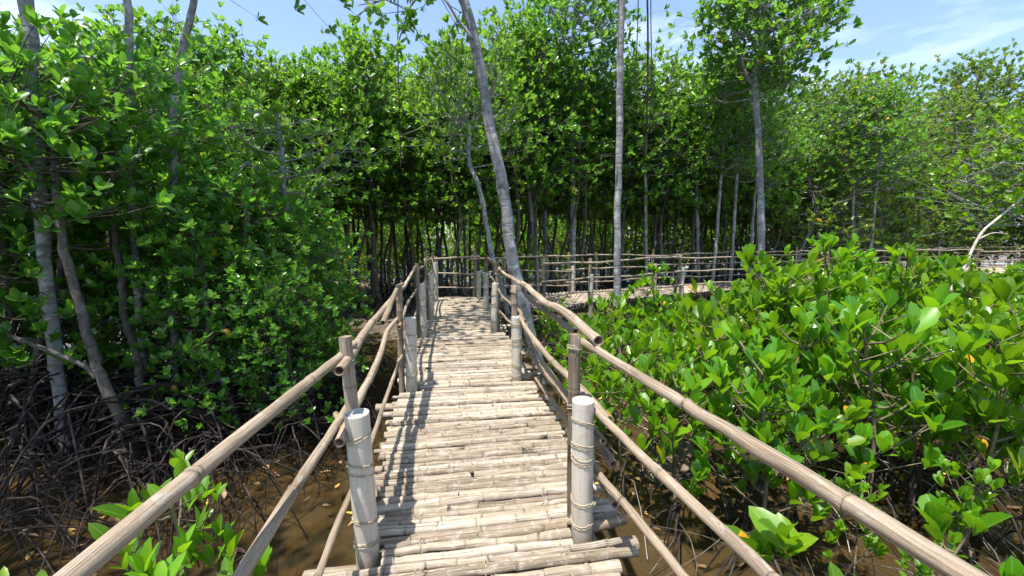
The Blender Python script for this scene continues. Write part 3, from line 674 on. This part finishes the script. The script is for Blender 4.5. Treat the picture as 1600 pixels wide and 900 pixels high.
named_tree('straight pale mangrove trunk rising in front of the far boardwalk, mid picture', [(966, 520), (965, 440), (965, 330), (968, 200), (969, 100), (971, 0)], 8.2, .072, .055, [(.0, 0, 1.2), (.05, .1, 2.4)], (7.4, 9.2, 1.5, 20, .15, 12))
named_tree('grey mangrove with a forked trunk and round crown in front of the right stretch', [(1192, 470), (1190, 400), (1188, 300), (1185, 220), (1180, 130)], 11.0, .092, .06, [(.15, .1, .9), (.2, .2, 2.2), (.1, .2, 3.4)], (5.0, 9.5, 1.4, 95, .18, 22, .34), forks=[(11.0, [(1180, 135), (1165, 115), (1155, 70), (1150, 30)], .06, .03)])
named_tree('slim grey mangrove with a dark crown rising straight behind the far railing', [(896, 462), (895, 300), (894, 180), (893, 95)], 12.6, .085, .05, [(.05, 0, .8), (.1, .1, 2.)], (5.7, 9.4, 1.5, 70, .17, 17, .36), leafm=M_LEAF_SHADE)
named_tree('bare lower trunk of a grey mangrove right of the leaning tree behind the far railing', [(840, 450), (836, 380), (828, 310), (822, 250)], 12.2, .075, .05, [(-.2, .1, 1.5), (-.3, .2, 3.5)], (3.4, 7.6, 1.3, 50, .17, 15), leafm=M_LEAF_FOREST)
named_tree('mottled mangrove trunk standing at the far left of the thicket', [(100, 660), (82, 520), (66, 380), (58, 250), (50, 120), (42, 0)], 4.2, .060, .045, [(-.1, .1, 1.), (-.1, .2, 2.2)], (5.4, 7.4, 1.4, 20, .16, 12), roots=(34, 1.3, .95))
named_tree('grey trunk curving right above the left thicket', [(272, 520), (273, 400), (270, 250), (272, 160), (285, 80), (303, 0)], 5.0, .042, .032, [(.2, 0, 1.), (.3, .2, 2.2)], (4.7, 6.4, 1.2, 20, .15, 12, .38), roots=(20, 1., .8))
named_tree('straight grey trunk inside the left thicket between two taller trunks', [(222, 560), (212, 400), (205, 250), (202, 120), (199, 0)], 4.8, .040, .032, [(0, 0, 1.), (0.1, .2, 2.)], (6.0, 8.0, 1.2, 16, .16, 12), roots=(20, 1.1, .8))
named_tree('pale thin mangrove trunk at the right end of the left thicket', [(472, 530), (462, 450), (450, 360), (444, 290), (438, 215)], 6.0, .042, .028, [(-.1, .1, .4)], (2.2, 3.3, .8, 16, .15, 11), roots=(18, 1., .8))
named_tree('near slanting mangrove trunk with a side branch in the left root tangle', [(216, 770), (185, 650), (152, 570), (130, 500), (112, 430), (98, 380)], 3.75, .046, .024, [(-.1, .1, .5), (-.15, .2, 1.1)], (1.7, 3.0, .8, 24, .16, 10, .30, 3), roots=(30, 1.2, .8), leafm=M_LEAF_SHADE, barkm=M_BARK_DK, forks=[(3.75, [(152, 590), (130, 570), (60, 542), (-20, 512)], .028, .018)])
named_tree('second slanting mangrove stem close behind the near one in the left root tangle', [(240, 700), (224, 620), (210, 545), (195, 500), (190, 440)], 4.5, .045, .028, [(-.1, .1, .6), (-.15, .2, 1.3)], (2.1, 3.3, .9, 22, .15, 11, .28, 3), roots=(30, 1.2, .8), leafm=M_LEAF_SHADE, barkm=M_BARK_DK)
named_tree('thin dark mangrove stem at the extreme left of the picture', [(38, 690), (22, 560), (12, 470), (4, 370)], 4.4, .045, .03, [(-.05, .1, .6), (-.1, .2, 1.3)], (2.0, 3.5, 1.0, 26, .15, 11, .28, 3), roots=(30, 1.3, .8), leafm=M_LEAF_SHADE, barkm=M_BARK_DK)
for i, (px, d, lab) in enumerate([(855, 13.2, 'thin pale trunk'), (1092, 14.5, 'thin pale trunk'), (1112, 13.6, 'thin pale trunk'), (1140, 13.8, 'thin pale trunk'), (1165, 15.0, 'thin pale trunk'), (1330, 16.5, 'thin pale trunk'), (1352, 16.2, 'thin pale trunk'), (1010, 13.4, 'thin pale trunk')]):
    lx = random.uniform(-10, 26)
    named_tree('thin pale mangrove trunk standing just behind the far boardwalk railing', [(px, 450), (px + lx * .4, 380), (px + lx * .7, 300), (px + lx, 230)], d, .055, .035, [(.1, .1, 1.2), (.1, .2, 2.6)], (3.4, 7.2, 1.2, 44, .17, 14), group='thin pale trunks behind the far railing')

named_tree('tall mangrove at the left whose canopy shades the root tangle', [(-1660, 1400), (-1660, 900), (-1660, 400)], 1.3, .09, .06, [(.1, .1, 1.5), (.1, .1, 1.5), (.1, .1, 1.5), (.0, .0, 1.)], (6.0, 7.4, 1.7, 34, .17, 13, .40), roots=(20, 1.1, .9), leafm=M_LEAF_SHADE)
# --- right edge: bright tree with a bleached dead branch
o = named_tree('bright mangrove with low spreading crown at the right edge above the saplings', [(1660, 470), (1650, 400), (1640, 330)], 7.6, .06, .04, [(.05, .1, .6), (.0, .1, 1.3)], (1.8, 3.8, 1.35, 38, .15, 13, .32), leafm=M_LEAF_YOUNG)
mb = MB(); q = smoothpath([dep(1488, 450, 7.0), dep(1510, 410, 7.0), dep(1532, 366, 7.05), dep(1558, 342, 7.1), dep(1600, 306, 7.3), dep(1650, 250, 7.5)], 18)
c0 = q[0].copy(); q0 = smoothpath([np.array([c0[0] - .25, c0[1], MUD]), q[0]], 5)[:-1]
tube(mb, np.concatenate([q0, q]), np.linspace(.027, .015, 22), 8, lump=.08); br = thing('dead_branch', (c0[0] - .25, c0[1], MUD), 'bleached bare branch curving up out of the saplings at the right', 'branch')
shift(mb, br).obj('limb', M_DEAD, br)
m = MB(); tube(m, smoothpath([q[6], q[6] + [.25, 0, .12], q[6] + [.5, 0, .1]], 6), np.linspace(.014, .006, 6), 6); tube(m, smoothpath([q[3], q[3] + [-.2, 0, .1], q[3] + [-.4, 0, .02]], 6), np.linspace(.014, .005, 6), 6); shift(m, br).obj('twig', M_DEAD, br)

# ------------------------------------------------------------------ saplings right of the boardwalk
def sapling(seed, H, nb, L, K, leafm=M_LEAF_YOUNG, spread=.24, ratio=.50, nl_=(4, 7)):
    st = MB(); fo = MB(); pts = [np.array([0, 0, -.05]), np.array([random.gauss(0, .04), random.gauss(0, .04), H * .45]), np.array([random.gauss(0, .10), random.gauss(0, .10), H * .93])]
    P = smoothpath(pts, 14); tube(st, P, np.linspace(.013, .005, 14), 6)
    RP, RA = [P[-1]], [np.array([0, 0, 1.])]
    for k in range(nb):
        i = int(4 + 9 * (k + random.random()) / nb); i = min(i, 13); a = k * 2.4 + random.random(); ln = spread * random.uniform(.5, 1.2) * (1.3 - .5 * i / 13)
        e = P[i] + np.array([math.cos(a) * ln, math.sin(a) * ln, ln * random.uniform(.5, 1.1)]); q = smoothpath([P[i], (P[i] + e) / 2 + [0, 0, -.03], e], 6); tube(st, q, np.linspace(.007, .0035, 6), 4)
        RP.append(e); RA.append(unit(e - P[i]) * .35 + np.array([0, 0, 1.]))
        for _ in range(random.choice([1, 2, 3])):
            e2 = q[3] + rng.standard_normal(3) * np.array([.10, .10, .06]) + [0, 0, .08]; tube(st, np.array([q[3], (q[3] + e2) / 2, e2]), [.004, .0035, .003], 3)
            RP.append(e2); RA.append(unit(e2 - P[i]) * .4 + np.array([0, 0, .9]))
    rosettes(fo, RP, RA, L, K, n=nl_, spread=(.08, .62), ratio=ratio, yellow=.010)
    ro = MB()
    for k in range(9):
        a = random.random() * 6.28; z0 = random.uniform(.08, .38); l = random.uniform(.12, .42)
        tube(ro, smoothpath([[0, 0, z0], [math.cos(a) * l * .5, math.sin(a) * l * .5, z0 * .8], [math.cos(a) * l, math.sin(a) * l, -.07]], 7), np.linspace(.008, .005, 7), 4)
    return st.mesh('sapling_stem', M_STEM), fo.mesh('sapling_leaves', leafm), ro.mesh('sapling_roots', M_ROOT)
SAP = [sapling(i, random.uniform(1.0, 1.35), 13, .132, 3) for i in range(7)]
SAPT = [sapling(i, 2.1, 18, .135, 3, spread=.28) for i in range(3)]
def put_sap(tpl, x, y, label, group, s_=1.0, name='mangrove_sapling'):
    o = thing(name, (x, y, MUD), label, 'sapling', group, random.uniform(0, 6.28), s_)
    for nm, me in zip(('stem', 'leaves', 'stilt_roots'), tpl): part(nm, me, o)
    return o
pl = []; n = 0; tries = 0
FXY = FRs[:, :2]
def walk_right(x, y): s_, xx = towk(np.array([x, y, 0])); return xx
while n < 250 and tries < 40000:
    tries += 1
    y = 1.1 + 13.0 * random.random() ** .8; x = random.uniform(.5, 1.35 * y + 1.2)
    if walk_right(x, y) < 1.28 + (.25 if y < 3 else 0): continue
    i = int(np.argmin(np.abs(FXY[:, 0] - x))); lim = FXY[i][1] - .5 if x > FXY[0][0] else 9.0
    if y > lim: continue
    nz = math.sin(x * 1.9 + 2 * math.sin(y * .8)) + math.sin(y * 2.1 + x * .7)
    if nz < -.75 and y < (3.4 if x < 3.2 else 5.6): continue
    dm = .26 if y < 6 else .36
    if any((x - a) ** 2 + (y - b) ** 2 < dm * dm for a, b in pl): continue
    if (x - 1.7) ** 2 + (y - 8.2) ** 2 < .1: continue
    pl.append((x, y)); g = y
    px = 800 + F * x / y; over = 106 if px < 950 else 86 if px < 1190 else (14 if random.random() < .28 and y < 8 else 44)
    zt = min(1.5 - over / F * y, (.52 + .22 * min(2, max(0, px - 1000) / 100) + .06 * y)) if y > 2.6 else .05 + .1 * random.random()
    s_ = (zt - MUD) / 1.36 * random.uniform(.68, 1.08)
    zone = ('bright green sapling in the near part of the thicket under the right railing' if y < 3.6 else 'bright green sapling in the middle of the right thicket' if y < 7 else 'bright green sapling in the far thicket in front of the far boardwalk')
    put_sap(SAP[n % 7], x, y, zone, ('near saplings', 'middle saplings', 'far saplings')[0 if y < 3.6 else 1 if y < 7 else 2] + ' of the right thicket', s_); n += 1
print('saplings', n)
for k, (px, py, d, lab) in enumerate([(1230, 395, 4.6, 'tall sapling rising above the railing line, left one of two'), (1312, 345, 4.4, 'tallest sapling with upright leaves above the far railing'), (1400, 372, 5.2, 'broad tall sapling hiding the far boardwalk'), (1005, 405, 6.6, 'slim tall sapling in front of the far railing beside the straight pale trunk'), (1480, 385, 5.6, 'tall sapling just left of the bleached bare branch')]):
    p = dep(px, py, d); H = p[2] - MUD; put_sap(SAPT[k % 3], p[0], p[1], lab, None, H / 2.15)
# saplings in the water at the near left
for k, (px, py, d, lab) in enumerate([(262, 712, 1.75, 'glossy sapling behind the left top rail, tallest of the near left ones'), (180, 800, 1.75, 'glossy sapling lowest left under the top rail'), (285, 800, 1.55, 'glossy sapling seen between the two left rails'), (372, 868, 1.6, 'small glossy sapling at the bottom beside the left middle rail'), (30, 880, 1.8, 'tiny leaf tips of a sapling in the bottom left corner')]):
    p = dep(px, py, d); H = p[2] - MUD
    t = sapling(90 + k, H, 5 if k < 3 else 4, .145, 4, spread=.17, ratio=.36, nl_=(3, 5)); o = put_sap(t, p[0], p[1], lab, None, 1.0)

for k, (px, py, d, lab) in enumerate([(1462, 770, 1.75, 'sapling with very large round leaves beyond the right top rail near the lower right'), (1262, 835, 1.75, 'sapling with large round leaves between the right middle and top rails at the bottom'), (1545, 850, 1.7, 'dark leafed small sapling in the lower right corner')]):
    p = dep(px, py, d); H = p[2] - MUD
    put_sap(sapling(120 + k, H * .96, 3, .17 if k < 2 else .12, 4, spread=.13, ratio=.62), p[0], p[1], lab, None, 1.0)
# hanging aerial roots
for px, y0, y1, d, lab in ((628, -30, 260, 7.4, 'single thin aerial root hanging over the boardwalk end'), (1003, -20, 235, 7.9, 'dark aerial root hanging right of the straight pale trunk'), (992, -20, 170, 8.0, 'thinner aerial root hanging close to the straight pale trunk'), (1014, -20, 200, 7.8, 'aerial root hanging farthest from the straight pale trunk')):
    a, b = dep(px, y0, d), dep(px + random.uniform(-3, 8), y1, d); a[2] += 1.2
    m = MB(); tube(m, smoothpath([a, (a + b) / 2 + [random.gauss(0, .03), 0, 0], b], 14), .010 if px != 1003 else .018, 5); o = m.obj('aerial_root', M_ROOT); 
    me = o.data; loc = Vector(b); me.transform(__import__('mathutils').Matrix.Translation(-loc)); o.location = loc; tag(o, lab, 'root')

# dead twigs and stems lying in the mud
def litter(n, box, name, mat, lab):
    m = MB()
    for k in range(n):
        x = random.uniform(box[0], box[1]); y = random.uniform(box[2], box[3])
        if -.9 < walk_right(x, y) < 1.1 and name: continue
        a = random.uniform(0, 3.14); l = random.uniform(.15, .9); h = random.uniform(.0, .45) ** 1.3
        p = np.array([x, y, MUD + .01]); e = p + [math.cos(a) * l, math.sin(a) * l, h]; md = (p + e) / 2 + [random.gauss(0, .12) * l, random.gauss(0, .12) * l, random.uniform(0, .12)]
        tube(m, smoothpath([p, md, e], 6), np.linspace(random.uniform(.003, .007), .002, 6), 4)
    o = m.obj(name, mat); tag(o, kind='stuff'); o['label'] = lab; o['category'] = 'twigs'
litter(420, (.9, 9, 1.6, 8), 'fallen_twigs', M_BARK_DK, 'dark twigs scattered over the mud under the right saplings'); litter(90, (.9, 9, 1.6, 8), 'bleached_twigs', M_DEAD, 'bleached twigs scattered over the mud under the right saplings'); litter(160, (-7, -1.2, 2.2, 7), 'fallen_branches', M_ROOT, 'dark sticks lying in the shaded water left of the railing')

def leaf_litter(n, box, lab):
    m = MB(); P = np.stack([rng.uniform(box[0], box[1], n), rng.uniform(box[2], box[3], n), np.full(n, MUD + .008)], 1)
    P = P[[not (-.7 < walk_right(p[0], p[1]) < 1.0) for p in P]]; k = len(P); a = rng.random(k) * 6.28
    D = np.stack([np.cos(a), np.sin(a), rng.normal(.05, .12, k)], 1); N = np.stack([rng.normal(0, .2, k), rng.normal(0, .2, k), np.ones(k)], 1)
    leaves(m, P, D, N, rng.uniform(.06, .13, k), rng.uniform(.025, .055, k), rng.random(k), 3, curl=-.2)
    t = NT('dead_leaf'); sp_ = t.n('SeparateColor', {0: t.n('Attribute', attribute_name='dat').outputs['Color']})
    col = t.ramp(sp_.outputs[0], [(0, (.06, .035, .02)), (.4, (.16, .09, .04)), (.75, (.30, .19, .08)), (.95, (.50, .33, .05))])
    o = m.obj('leaf_litter', t.done(t.n('BsdfPrincipled', {'Base Color': col, 'Roughness': .6}).outputs[0])); tag(o, lab, 'leaves', kind='stuff')
leaf_litter(1500, (-6, 8, 1.5, 9), 'brown and yellow fallen leaves scattered over the mud and water')
